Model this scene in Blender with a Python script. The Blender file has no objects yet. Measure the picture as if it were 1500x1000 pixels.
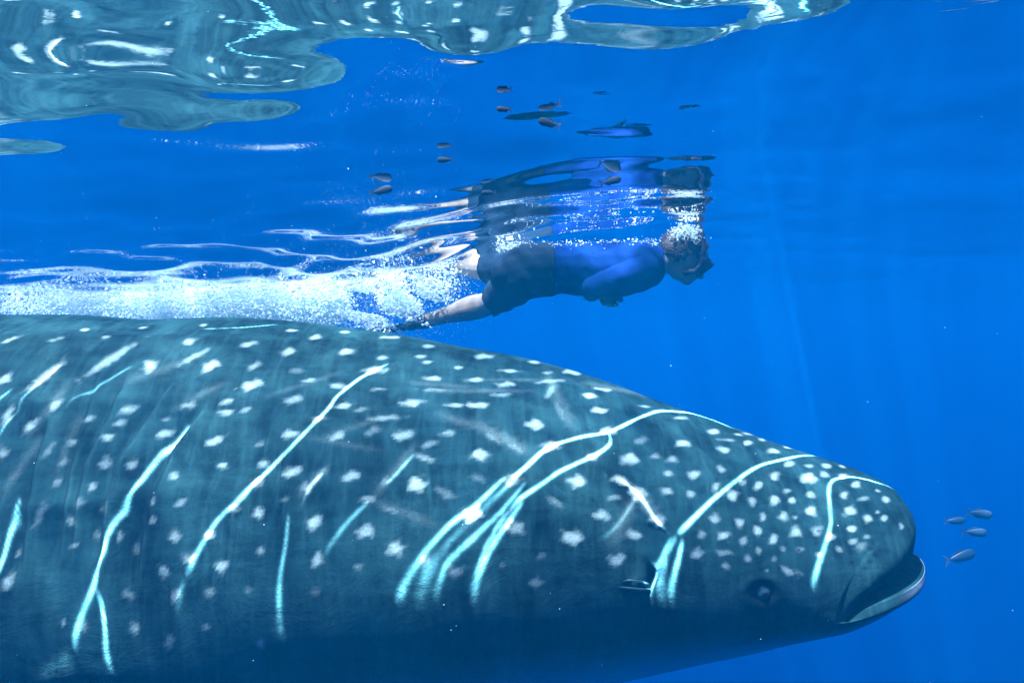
import bpy, bmesh, math, random
import numpy as np
from mathutils import Vector, Matrix
from mathutils.bvhtree import BVHTree

random.seed(7); rng = np.random.default_rng(7)
scene = bpy.context.scene
col = scene.collection

# ------------------------------------------------------------------ camera, sky, sun, exposure
F_PX = 1071.0                                   # focal length in photo pixels (1500 wide)
cam_d = bpy.data.cameras.new('camera'); cam = bpy.data.objects.new('camera', cam_d); col.objects.link(cam)
cam_d.sensor_width = 36.0; cam_d.lens = 36.0 * F_PX / 1500.0
cam_d.clip_start = 0.02; cam_d.clip_end = 500.0
cam.location = (0, 0, 0); cam.rotation_euler = (math.radians(90), 0, 0)
scene.camera = cam

SUN_VEC = Vector((-0.30, -0.26, 1.0)).normalized()     # towards the sun
SUN_EL = math.asin(SUN_VEC.z); SUN_AZ = math.atan2(SUN_VEC.x, SUN_VEC.y)
world = bpy.data.worlds.new('World'); scene.world = world; world.use_nodes = True
wn = world.node_tree.nodes; wl = world.node_tree.links
sky = wn.new('ShaderNodeTexSky'); sky.sky_type = 'NISHITA'; sky.sun_disc = False
sky.sun_elevation = SUN_EL; sky.sun_rotation = SUN_AZ
bg = wn['Background']; bg.inputs['Strength'].default_value = 0.12
wl.new(sky.outputs['Color'], bg.inputs['Color'])

sun_d = bpy.data.lights.new('sun', 'SUN'); sun_d.energy = 5.0; sun_d.angle = math.radians(0.2)
sun_d.color = (1.0, 0.96, 0.9)
sun = bpy.data.objects.new('sun', sun_d); col.objects.link(sun)
sun.rotation_euler = SUN_VEC.to_track_quat('Z', 'Y').to_euler(); sun.location = SUN_VEC * 30

vs = scene.view_settings
vs.view_transform = 'Standard'; vs.look = 'None'; vs.gamma = 1.0; vs.use_curve_mapping = False
vs.exposure = 1.6
cy = scene.cycles
cy.max_bounces = 14; cy.diffuse_bounces = 10; cy.glossy_bounces = 5; cy.transparent_max_bounces = 16
cy.volume_bounces = 1; cy.use_denoising = True; cy.sample_clamp_indirect = 6.0
cy.use_adaptive_sampling = True; cy.adaptive_threshold = 0.02
cy.caustics_reflective = False; cy.caustics_refractive = False

WATER_Z = 0.55
HAZE_DENSITY = 0.145
HAZE_COLOR = (0.0003, 0.085, 0.205)
HAZE_ABSORB = (0.0, 0.03, 0.33)

# ------------------------------------------------------------------ helpers
def P(px, py, D):
    return Vector(((px - 750) / F_PX * D, D, (500 - py) / F_PX * D))

def tag(o, label=None, cat=None, group=None, kind=None):
    if label: o['label'] = label
    if cat: o['category'] = cat
    if group: o['group'] = group
    if kind: o['kind'] = kind
    return o

def mesh_np(name, verts, faces, mat=None, parent=None, smooth=True):
    """verts (n,3) array, faces (m,3|4) int array or list of lists"""
    me = bpy.data.meshes.new(name)
    verts = np.asarray(verts, dtype=np.float32)
    if isinstance(faces, np.ndarray):
        m, k = faces.shape
        me.vertices.add(len(verts)); me.vertices.foreach_set('co', verts.ravel())
        me.loops.add(m * k); me.loops.foreach_set('vertex_index', faces.astype(np.int32).ravel())
        me.polygons.add(m)
        me.polygons.foreach_set('loop_start', np.arange(0, m * k, k, dtype=np.int32))
        me.update(calc_edges=True); me.validate()
    else:
        me.from_pydata(verts.tolist(), [], faces); me.update()
    if smooth: me.polygons.foreach_set('use_smooth', np.ones(len(me.polygons), dtype=bool))
    o = bpy.data.objects.new(name, me); col.objects.link(o)
    if mat: me.materials.append(mat)
    if parent: o.parent = parent
    return o

def set_attr(me, name, arr):
    a = me.attributes.new(name, 'FLOAT', 'POINT'); a.data.foreach_set('value', np.asarray(arr, dtype=np.float32))

def empty(name, loc=(0, 0, 0)):
    o = bpy.data.objects.new(name, None); col.objects.link(o); o.location = loc; o.empty_display_size = 0.1
    return o

def mat_new(name):
    m = bpy.data.materials.new(name); m.use_nodes = True
    nt = m.node_tree; nt.nodes.clear()
    out = nt.nodes.new('ShaderNodeOutputMaterial')
    return m, nt, out

def N(nt, kind, **kw):
    n = nt.nodes.new('ShaderNode' + kind)
    for k, v in kw.items():
        if k.startswith('_'): setattr(n, k[1:], v)
        else: n.inputs[k].default_value = v
    return n

def plain(name, color, rough=0.5, noise=0.25, scale=30.0, bump=0.0, spec=0.4, metallic=0.0):
    m, nt, out = mat_new(name)
    b = N(nt, 'BsdfPrincipled', Roughness=rough, Metallic=metallic); b.inputs['Specular IOR Level'].default_value = spec
    tc = N(nt, 'TexCoord'); no = N(nt, 'TexNoise', Scale=scale, Detail=4.0)
    nt.links.new(tc.outputs['Object'], no.inputs['Vector'])
    mx = N(nt, 'Mix', _data_type='RGBA')
    mx.inputs[6].default_value = tuple(c * (1 - noise) for c in color) + (1,)
    mx.inputs[7].default_value = tuple(min(1, c * (1 + noise)) for c in color) + (1,)
    nt.links.new(no.outputs['Fac'], mx.inputs[0]); nt.links.new(mx.outputs[2], b.inputs['Base Color'])
    if bump:
        bp = N(nt, 'Bump', Strength=bump, Distance=0.01); nt.links.new(no.outputs['Fac'], bp.inputs['Height'])
        nt.links.new(bp.outputs['Normal'], b.inputs['Normal'])
    nt.links.new(b.outputs[0], out.inputs['Surface'])
    return m

def smoothstep(a, b, x):
    t = np.clip((x - a) / (b - a), 0, 1); return t * t * (3 - 2 * t)

def loft(rings, close_start=True, close_end=True):
    """rings (n,k,3) -> verts, faces (quads as list)"""
    n, k, _ = rings.shape
    v = rings.reshape(-1, 3)
    f = []
    for i in range(n - 1):
        for j in range(k):
            j2 = (j + 1) % k
            f.append((i * k + j, i * k + j2, (i + 1) * k + j2, (i + 1) * k + j))
    if close_start: f.append(tuple(range(k - 1, -1, -1)))
    if close_end: f.append(tuple((n - 1) * k + j for j in range(k)))
    return v, f

def spline(keys, x, xs):
    """Catmull-Rom style (cubic Hermite, finite-difference tangents) interpolation; keys (n,...)"""
    keys = np.asarray(keys, float); x = np.asarray(x, float); xs = np.asarray(xs, float)
    d = np.zeros_like(keys)
    h = np.diff(x).reshape((-1,) + (1,) * (keys.ndim - 1)); s = np.diff(keys, axis=0) / h
    d[1:-1] = (s[:-1] * h[1:] + s[1:] * h[:-1]) / (h[1:] + h[:-1]); d[0] = s[0]; d[-1] = s[-1]
    i = np.clip(np.searchsorted(x, xs, side='right') - 1, 0, len(x) - 2)
    shp = (-1,) + (1,) * (keys.ndim - 1)
    hh = (x[i + 1] - x[i]).reshape(shp); t = ((xs - x[i]) / (x[i + 1] - x[i])).reshape(shp)
    return ((2*t**3 - 3*t**2 + 1) * keys[i] + (t**3 - 2*t**2 + t) * hh * d[i]
            + (-2*t**3 + 3*t**2) * keys[i + 1] + (t**3 - t**2) * hh * d[i + 1])

# ------------------------------------------------------------------ the whale shark
# Key rings run from the gape of the mouth to the tail.  a = metres behind the snout tip (at SX, SY).
SX, SY = 1.39, 2.60
#      a_top a_side a_bot  z_top  z_side z_bot   w     
KEYS = [
    (0.030, 0.400, -0.012, -0.655, -0.850, -0.735, 0.430),   # lips
    (0.020, 0.412, -0.006, -0.585, -0.840, -0.775, 0.446),
    (0.060, 0.440, 0.060, -0.515, -0.820, -0.840, 0.462),
    (0.150, 0.500, 0.185, -0.465, -0.785, -0.910, 0.485),
    (0.300, 0.590, 0.340, -0.412, -0.730, -0.970, 0.510),
    (0.540, 0.740, 0.560, -0.328, -0.680, -1.030, 0.535),
    (0.785, 0.900, 0.800, -0.240, -0.645, -1.080, 0.560),
    (1.030, 1.090, 1.030, -0.152, -0.625, -1.130, 0.580),
    (1.270, 1.300, 1.270, -0.080, -0.620, -1.175, 0.600),
    (1.510, 1.520, 1.510, -0.024, -0.630, -1.215, 0.620),
    (1.755, 1.755, 1.755, 0.018, -0.645, -1.250, 0.640),
    (1.950, 1.950, 1.950, 0.048, -0.660, -1.275, 0.655),
    (2.240, 2.240, 2.240, 0.074, -0.700, -1.305, 0.672),
    (2.725, 2.725, 2.725, 0.086, -0.770, -1.340, 0.690),
    (3.210, 3.210, 3.210, 0.098, -0.790, -1.355, 0.690),
    (4.000, 4.000, 4.000, 0.120, -0.700, -1.320, 0.650),
    (5.200, 5.200, 5.200, 0.090, -0.520, -1.130, 0.520),
    (6.600, 6.600, 6.600, 0.000, -0.430, -0.850, 0.340),
    (7.800, 7.800, 7.800, -0.120, -0.370, -0.620, 0.190),
    (8.600, 8.600, 8.600, -0.210, -0.350, -0.480, 0.100),
    (8.900, 8.900, 8.900, -0.270, -0.350, -0.420, 0.040),
]
NTH = 520
th = np.linspace(0, 2 * math.pi, NTH, endpoint=False)          # 0 top, pi/2 near side, pi bottom
c_th, s_th = np.cos(th), np.sin(th)
up = c_th >= 0
ca = np.abs(c_th)

def ring(k, pz_up=1.0, pz_dn=0.96, pl=None):
    at, as_, ab, zt, zs, zb, w = k
    # lower half is boxier (flat belly, rounded chine)
    pa_u, pa_d = max(1.0, min(2.0, 2 * pz_up)), max(1.0, min(2.0, 2 * pz_dn))      # no kink along the side line
    a = np.where(up, as_ + (at - as_) * ca ** pa_u, as_ + (ab - as_) * ca ** pa_d)
    zz_dn = np.sign(c_th) * ca ** pz_dn
    z = np.where(up, zs + (zt - zs) * ca ** pz_up, zs + (zb - zs) * ca ** pz_dn)
    l = w * np.sign(s_th) * np.abs(s_th) ** (np.where(up, 0.92, 0.90) if pl is None else pl)
    return np.stack([SX - a, SY - l, z], axis=1)

HEAD_EXP = [(.42, .38, 1.0), (.58, .52, .98), (.82, .74, .95), (.95, .88, .93), (1.0, .94, .92)]     # lips rise steeply from the corner of the mouth
kr = np.array([ring(k, *HEAD_EXP[i]) if i < len(HEAD_EXP) else ring(k) for i, k in enumerate(KEYS)])
knots = np.array([0, .05, .11, .2, .35, .56, .79, 1.03, 1.27, 1.51, 1.755, 1.95, 2.24, 2.725, 3.21, 4.0, 5.2, 6.6, 7.8, 8.6, 8.9])
ts = np.concatenate([np.linspace(0, .2, 34, endpoint=False), np.linspace(.2, 3.3, 400, endpoint=False), np.linspace(3.3, 8.9, 110)])
body_r = spline(kr, knots, ts)                                  # (nr, NTH, 3)
# mouth lining: from the throat out to the lips
lip = body_r[0]
cen = np.array([SX - 0.40, SY, -0.79])
def lining(back, squeeze, zc, zsq):
    r = lip.copy(); r[:, 0] -= back
    r[:, 1] = SY + (r[:, 1] - SY) * squeeze
    r[:, 2] = zc + (lip[:, 2] - zc) * zsq
    return r
inner = np.array([lining(.95, .02, -.80, .05), lining(.90, .45, -.80, .9), lining(.60, .72, -.80, 1.3), lining(.25, .86, -.80, 1.15),
                  lining(.06, .93, -.795, .92), lining(.018, .965, -.79, .90), lining(.000, .985, -.79, .94)])
allr = np.concatenate([inner, body_r], axis=0)
NI = len(inner); NR = len(allr)
tt = np.concatenate([np.full(NI, -1.0), ts])

# small-scale form: gill slits as overlapping flaps, dents, ridges along the back
V = allr.reshape(-1, 3).copy()
ii, jj = np.meshgrid(np.arange(NR), np.arange(NTH), indexing='ij')
def grid_normals(R):
    du = np.gradient(R, axis=0); dv = np.roll(R, -1, 1) - np.roll(R, 1, 1)
    n = np.cross(dv, du); n /= np.linalg.norm(n, axis=2, keepdims=True) + 1e-9
    return n
Nn = grid_normals(allr)
test = Nn[NI + 200, NTH // 4]
if test[1] > 0: Nn = -Nn
def to_px(R):
    D = np.maximum(R[..., 1], .05)
    return 750 + R[..., 0] / D * F_PX, 500 - R[..., 2] / D * F_PX
PX, PY = to_px(allr)
near = (jj > 0) & (jj < NTH // 2) & (ii >= NI)
GILLS = [[(70, 610), (45, 690), (32, 790), (30, 860)], [(143, 566), (118, 620), (98, 690), (85, 780), (80, 850)],
         [(183, 556), (150, 625), (122, 680), (108, 760), (100, 840)], [(252, 556), (205, 625), (168, 680), (150, 760), (142, 840)],
         [(305, 585), (255, 650), (222, 730), (205, 800), (200, 860)]]
disp = np.zeros((NR, NTH)); slit = np.zeros((NR, NTH))
for g in GILLS:
    gy = np.array([p[1] for p in g], float); gx = np.array([p[0] for p in g], float)
    xs_ = np.interp(PY, gy, gx)
    fade = smoothstep(gy[0] - 12, gy[0] + 30, PY) * (1 - smoothstep(gy[-1] - 60, gy[-1] + 10, PY))
    s_ = (xs_ - PX)                                             # >0 behind (tailwards of) the slit, photo px
    sg_ = 1 / (1 + np.exp(-np.clip(s_ / 2.2, -30, 30)))
    prof = sg_ * -0.030 * np.exp(-np.maximum(s_, 0) / 18.0) + (1 - sg_) * 0.009 * np.exp(-np.maximum(-s_, 0) / 30.0)
    disp += np.where(near, prof * fade, 0)
    slit = np.maximum(slit, np.where(near, fade * np.exp(-((s_ - 2) / 3.0) ** 2), 0))
# eye socket and spiracle hollow
EYE = (1118, 868); SPI = (948, 848)
de = np.hypot(PX - EYE[0], (PY - EYE[1]) * 1.15)
disp += np.where(near, -0.010 * np.exp(-(de / 16.0) ** 4) + 0.004 * np.exp(-((de - 25) / 9.0) ** 2), 0)
dsx, dsy = PX - SPI[0], PY - SPI[1]
spi = np.exp(-((dsx - 8 + 0.020 * (dsy + 4) ** 2) / 6.0) ** 2 - ((dsy + 2) / 17.0) ** 2)
disp += np.where(near, -0.022 * spi + 0.010 * np.exp(-((dsx + 18) / 9) ** 2 - ((dsy - 3) / 14) ** 2), 0)
# soft ridges along the flank and tiny undulations
A_ = SX - allr[..., 0]
for thr, amp in ((0.42, .010), (0.80, .010), (1.18, .008)):
    disp += np.where(ii >= NI, amp * np.exp(-((np.abs(np.where(th[jj] > math.pi, 2 * math.pi - th[jj], th[jj]) - thr)) / .035) ** 2) * smoothstep(1.4, 2.8, A_), 0)
thn = np.where(th[jj] > math.pi, 2 * math.pi - th[jj], th[jj])
for q in range(14):
    k1 = rng.uniform(2, 9); k2 = rng.uniform(2, 8); ph = rng.uniform(0, 6.28)
    disp += np.where(ii >= NI + 20, 0.0011 * np.sin(k1 * A_ * 2 + k2 * thn * 1.3 + ph), 0)
# mirror the near-side relief to the far side
mir = (NTH - np.arange(NTH)) % NTH
far = jj > NTH // 2
disp = np.where(far, disp[:, mir], disp); slit = np.where(far, slit[:, mir], slit)
R2 = allr + Nn * disp[..., None]
Nn2 = grid_normals(R2)
if Nn2[NI + 200, NTH // 4][1] > 0: Nn2 = -Nn2
PX, PY = to_px(R2)

# --- white spots (photo px: x, y, rx, ry, angle, strength)
SPOTS = [
 (125,483,7,2,5,.9),(82,497,9,2,8,.9),(154,494,7,1.6,5,.9),(209,480,6,1.6,5,.9),(298,476,6,2,3,.9),(16,497,15,2.2,20,.9),(278,500,11,5,15,.8),
 (220,536,12,9,45,.9),(308,536,15,7,25,1),(283,523,28,4,30,.55),(159,528,50,6,33,.65),(67,550,40,6,38,.65),(7,555,12,7,35,1),(81,593,13,6,38,1),
 (46,624,14,6,42,.95),(11,608,16,6,60,.8),(131,613,9,5,20,.5),(188,599,14,6,18,.8),(175,619,11,5,10,.5),(158,640,10,5,10,.8),(107,647,8,6,0,.7),
 (92,677,9,5,40,.5),(154,678,10,8,40,.8),(193,680,9,7,45,.6),(135,712,7,6,0,.8),(84,706,10,6,50,.5),(242,635,14,6,12,.9),(277,593,13,5,8,.9),
 (244,613,8,3,0,.4),(315,646,15,6,22,.9),(327,682,8,5,0,.9),(254,698,8,6,0,.8),(333,588,10,4,10,.8),(331,604,12,4,8,.8),(4,663,8,10,0,.6),
 (363,504,13,4,10,1),(422,515,12,5,12,.9),(464,494,10,4,5,.9),(428,484,11,2,2,.9),(505,486,9,1.8,0,.8),(572,494,14,2.2,0,.95),(509,515,14,5,5,1),
 (629,507,11,3,0,.9),(663,501,15,2.2,0,.9),(614,522,9,2.6,0,.8),(626,530,8,2.6,0,.8),(561,524,10,3.2,5,.7),(548,542,17,5.5,4,1),(372,536,10,5,25,.7),
 (368,564,18,6.5,15,1),(433,543,10,5,0,.3),(452,557,12,3,10,.8),(430,585,14,6.5,8,.9),(495,565,11,5,0,.9),(503,594,15,4.5,8,.95),(603,590,16,5.5,5,1),
 (634,554,16,3.6,0,.95),(667,593,18,3.4,0,.9),(672,538,8,2.2,0,.8),(553,570,10,2.2,0,.5),(640,571,25,2.4,-2,.4),(425,635,12,5.5,8,.9),(495,638,13,7,18,.9),
 (592,637,17,7.5,8,1),(564,612,30,4,3,.45),(656,634,13,4.5,5,.5),(629,650,15,5,12,.5),(621,670,20,5,-15,.5),(546,631,14,6,30,.3),(430,690,15,7.5,18,.9),
 (515,697,15,8,12,.95),(610,709,14,12,0,1),(386,679,10,6,10,.6),(564,705,10,7,45,.5),(470,693,14,6,45,.4),(448,714,8,8,0,.6),(467,613,10,4,0,.5),
 (707,522,14,4,0,1),(735,513,14,1.8,-3,.9),(783,530,10,2.6,-3,.9),(747,543,14,2.7,-2,.9),(839,545,14,4.2,-6,1),(696,556,14,3.6,0,.95),(742,563,15,4.2,0,.95),
 (884,570,13,2.7,-8,.9),(864,579,13,4.2,-5,.95),(877,601,12,4.8,0,1),(700,593,20,4.2,2,.95),(784,622,14,7.5,-10,1),(932,568,8,2,-12,.9),(972,587,8,2.2,-12,.8),
 (945,595,8,2.2,-8,.8),(703,666,14,8.5,0,1),(807,653,14,8,0,.9),(1000,649,11,6,0,.95),(922,672,14,9,0,1),(846,705,14,9.5,0,1),(984,673,9,5.5,0,.6),
 (978,693,7,5.5,0,.6),(976,719,9,6.5,0,.7),(1016,695,9,8,0,.95),(1012,723,7,6.5,0,.7),(939,645,10,6,0,.3),(899,728,11,5,0,.4),(997,612,10,2.7,-4,.8),
 (890,631,12,6,0,.9),(869,669,10,5,0,.6),(735,578,18,3,3,.5),(807,558,22,3,5,.6),(801,546,8,3,0,.5),(807,572,12,6,60,.4),
 (1045,632,12,4,-8,1),(1065,644,15,2.6,-3,.4),(1095,648,8,4,0,.9),(1060,658,9,5,0,.9),(1133,660,10,4.2,-6,.9),(1156,655,8,1.7,-10,.9),(1117,644,6,1.6,-12,.9),
 (1081,636,8,2.2,-8,.7),(1094,635,8,1.4,-12,.8),(1056,687,6,6,0,.7),(1135,696,7,6.5,20,.85),(1157,679,9,5,0,.7),(1184,700,12,8,-12,1),(1185,682,7,3,-5,.6),
 (1210,682,9,4,-12,.9),(1207,695,8,5,0,.7),(1235,696,8,4,0,.9),(1234,683,7,2,-20,.9),(1049,713,6,7,0,.65),(1087,706,6,5,0,.5),(1073,725,9,8.5,0,.95),
 (1111,711,7,7,0,.85),(1102,734,6,7,0,.85),(1135,733,8,8,0,.95),(1161,733,5,6,0,.75),(1153,718,6,4,0,.5),(1187,725,7,5.5,0,.75),(1188,748,9,8,15,1),
 (1237,724,6,6,0,.8),(1245,748,10,8,0,1),(1254,710,8,5.5,-15,.95),(1266,730,8,4,15,.6),(1298,732,7,5,-25,.85),(1270,759,7,6.5,0,.9),(1295,759,6,5,0,.85),
 (1285,750,3,3,0,.8),(1285,718,4,2,-20,.8),(1248,774,8,5.5,10,.9),(1320,770,3.5,6,0,.9),(1249,793,9,5,0,.5),(1269,786,5,4,0,.5),(1261,800,8,8,0,.3),
 (1229,804,6,5,0,.5),(1046,759,8,7.5,0,.6),(1083,765,7,7.5,0,.95),(1118,756,5,7,0,.75),(1147,756,7,6.5,0,.9),(1165,758,4,4,0,.5),(1110,777,7,7.5,0,.95),
 (1133,790,7,7.5,0,.95),(1165,779,9,8.5,0,.95),(1197,777,8,8,0,.7),(1060,784,9,7.5,-10,1),(1027,783,7,7,0,.5),(1089,792,7,7,0,.75),(1111,806,5,6,0,.7),
 (1021,811,9,9,0,.85),(1060,809,12,5,-5,.5),(1096,818,6,6,0,.75),(1063,829,8,5,0,.6),(1147,804,4,5,0,.4),(1134,818,4,5,0,.4),(1172,804,7,4,0,.6),
 (1157,837,16,6,-18,.8),(1123,835,3,3,0,.7),(1199,812,5,4,0,.5),(1218,786,7,6,0,.8),
 (105,763,7,7,0,.7),(108,798,8,4,0,.4),(175,786,5,7,0,.7),(224,735,5,6,0,.5),(224,762,5,8,0,.5),(201,802,6,9,0,.4),(255,785,8,7.5,0,.85),(266,736,12,5,30,.6),
 (240,836,9,9,0,.75),(309,783,8,6,0,.75),(325,829,9,9,0,1),(274,817,9,8,0,.5),(308,867,9,9,0,.4),(189,871,11,7,-20,.4),(197,920,8,9,0,.7),(256,871,10,7,80,.5),
 (302,918,6,5,0,.6),(248,939,14,7,85,.3),(143,782,6,9,0,.3),(11,852,14,9,60,.85),(59,752,22,6,65,.45),(27,810,7,4,70,.4),(116,736,9,7,0,.3),(92,912,3,4,0,.6),
 (125,917,5,8,0,.3),(379,751,10,8,35,.9),(382,806,6,6,0,.75),(461,764,14,9.5,30,1),(536,778,14,10,10,1),(465,820,12,8,70,.9),(579,803,14,11,0,1),(540,730,12,5,0,.7),
 (526,830,8,6,0,.4),(571,746,14,4,-20,.4),(364,864,8,6,0,.25),(668,837,13,9,10,.65),(656,726,10,6,0,.25),(623,820,9,7,0,.25),(461,866,9,7,0,.25),(417,730,7,4,0,.3),
 (382,942,7,8,0,.5),(378,706,10,7,20,.4),(757,773,13,11,0,.65),(838,787,18,11,-5,1),(881,754,13,7,-12,.8),(928,783,15,7,-12,.85),(963,761,14,8.5,-30,1),
 (903,820,14,9.5,15,.9),(909,703,16,7,-20,.85),(935,724,16,11,-45,1),(795,814,8,6,0,.35),(735,828,5,5,0,.3),(785,853,12,7,0,.5),(691,754,15,11,20,.95),
 (812,735,16,6,-30,.25),(750,703,14,9,10,.7),(530,600,10,3,5,.35),(360,600,10,4,10,.4),(380,650,9,4,10,.3),(720,640,16,5,-30,.3),(755,655,18,4,-32,.3),
 (820,600,6,18,25,.25),(650,720,14,6,-25,.22),(700,700,12,6,-20,.2),(345,745,8,6,20,.35),(150,745,8,5,40,.3),(70,660,16,5,55,.35),(960,668,8,5,0,.35),
]
# faint reticulating bars between the spots (x0,y0,x1,y1,width,strength)
BARS = [(690,617,775,662,7,.30),(801,546,840,628,7,.28),(930,728,895,800,9,.30),(935,724,968,765,8,.45),(780,572,620,572,3,.25),(560,612,470,640,4,.2),
 (640,605,740,640,5,.25),(540,730,640,770,6,.2),(610,650,540,735,6,.3),(470,690,440,725,6,.35),(300,520,180,560,5,.2),(330,560,250,600,4,.2),(450,640,560,660,4,.18),
 (100,560,40,640,5,.25),(60,640,5,720,6,.3),(120,600,80,700,5,.2),(600,560,700,568,3,.2),(850,560,1010,590,3,.3),(390,580,500,545,3,.2),(690,556,800,556,2,.2)]
pxn = PX; pyn = PY
spot = np.zeros((NR, NTH))
viewdot = np.einsum('ijk,ijk->ij', Nn2, R2)                      # <0 faces the camera
facing = near & (viewdot < 0.15)
I, J = np.nonzero(facing & (PX > -60) & (PX < 1420) & (PY < 1100))
qx, qy = PX[I, J], PY[I, J]; qs = np.zeros(len(I))
wob = 1.0 + 0.16 * np.sin(qx * .31 + 1.7 * np.sin(qy * .23)) + 0.13 * np.sin(qy * .47 + 2 * np.sin(qx * .19))
for (x, y, rx, ry, an, st) in SPOTS:
    m = np.abs(qx - x) + np.abs(qy - y) < 3.2 * (rx + ry)
    c, s = math.cos(math.radians(an)), math.sin(math.radians(an))
    u = ((qx[m] - x) * c - (qy[m] - y) * s) / rx; v = ((qx[m] - x) * s + (qy[m] - y) * c) / max(ry, 2.0)
    r = np.sqrt(u * u + v * v) * wob[m]
    qs[m] = np.maximum(qs[m], st * (1 - smoothstep(.30, 1.18, r)))
for (x0, y0, x1, y1, wd, st) in BARS:
    dx, dy = x1 - x0, y1 - y0; L2 = dx * dx + dy * dy
    t = np.clip(((qx - x0) * dx + (qy - y0) * dy) / L2, 0, 1)
    d = np.hypot(qx - x0 - t * dx, qy - y0 - t * dy) / wd * wob
    qs = np.maximum(qs, .55 * st * np.exp(-d * d) * np.clip(4 * t * (1 - t) + .25, 0, 1))
spot[I, J] = qs
# the rest of the animal (out of the photo's view): rows of spots between pale bars
aa, tq = A_, thn
gx_ = aa / 0.155; gy_ = tq / 0.21
cx_, cy_ = np.floor(gx_), np.floor(gy_)
h1 = np.modf(np.abs(np.sin(cx_ * 12.9898 + cy_ * 78.233) * 43758.5453))[0]
h2 = np.modf(np.abs(np.sin(cx_ * 39.425 + cy_ * 11.135) * 24634.634))[0]
dd = np.hypot((gx_ - cx_ - .35 - .3 * h1) * .155, (gy_ - cy_ - .35 - .3 * h2) * .21 * .62)
gen = (1 - smoothstep(.018, .042, dd)) * (1 - smoothstep(1.75, 2.0, tq)) * np.where(h1 > .12, 1, .3)
gen = np.maximum(gen, .35 * np.exp(-(np.abs(gx_ - np.round(gx_ - .0)) / .09) ** 2) * (1 - smoothstep(1.5, 1.9, tq)) * (aa > 3.2))
hidden = (ii >= NI) & (jj <= NTH // 2) & (~facing) & (tq < 1.0)
rest = (ii >= NI) & (jj <= NTH // 2) & (A_ > 3.25)
w_out = smoothstep(3.15, 3.35, A_)
spot = np.where(hidden, gen, spot)
spot = np.where(rest | (w_out > 0), spot * (1 - w_out) + gen * w_out, spot)
spot = np.where(jj > NTH // 2, spot[:, mir], spot)
belly = smoothstep(1.95, 2.55, thn) * (ii >= NI)
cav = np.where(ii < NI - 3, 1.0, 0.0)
# dark pits along the snout (scars and pores)
pit = np.zeros((NR, NTH))
for (x, y, r) in [(1170,805,4),(1195,795,3),(1199,777,3),(1142,832,3),(1163,836,3),(1165,841,3),(1248,823,3.5),(1276,803,5),(1282,812,5),(1290,806,4),(1275,822,4),(1300,806,3),(1112,824,3),(1268,832,3),(440,888,4),(860,874,6)]:
    pit = np.maximum(pit, np.where(near, np.exp(-((PX - x) ** 2 + ((PY - y) * 1.3) ** 2) / r ** 2), 0))
eye_ring = np.where(near, np.exp(-((de - 17) / 6.0) ** 2) + .5 * np.exp(-(np.hypot(PX - EYE[0] - 14, PY - EYE[1] + 4) / 22.0) ** 2), 0)
dark = np.clip(np.maximum.reduce([slit * .9, pit, np.where(near, spi * 1.0, 0), eye_ring * .8]), 0, 1)
dark = np.where(jj > NTH // 2, dark[:, mir], dark)

Vs = R2.reshape(-1, 3)
a_, b_ = np.meshgrid(np.arange(NR - 1), np.arange(NTH), indexing='ij')
b2 = (b_ + 1) % NTH
Fs = np.stack([a_ * NTH + b_, a_ * NTH + b2, (a_ + 1) * NTH + b2, (a_ + 1) * NTH + b_], axis=-1).reshape(-1, 4)

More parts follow.
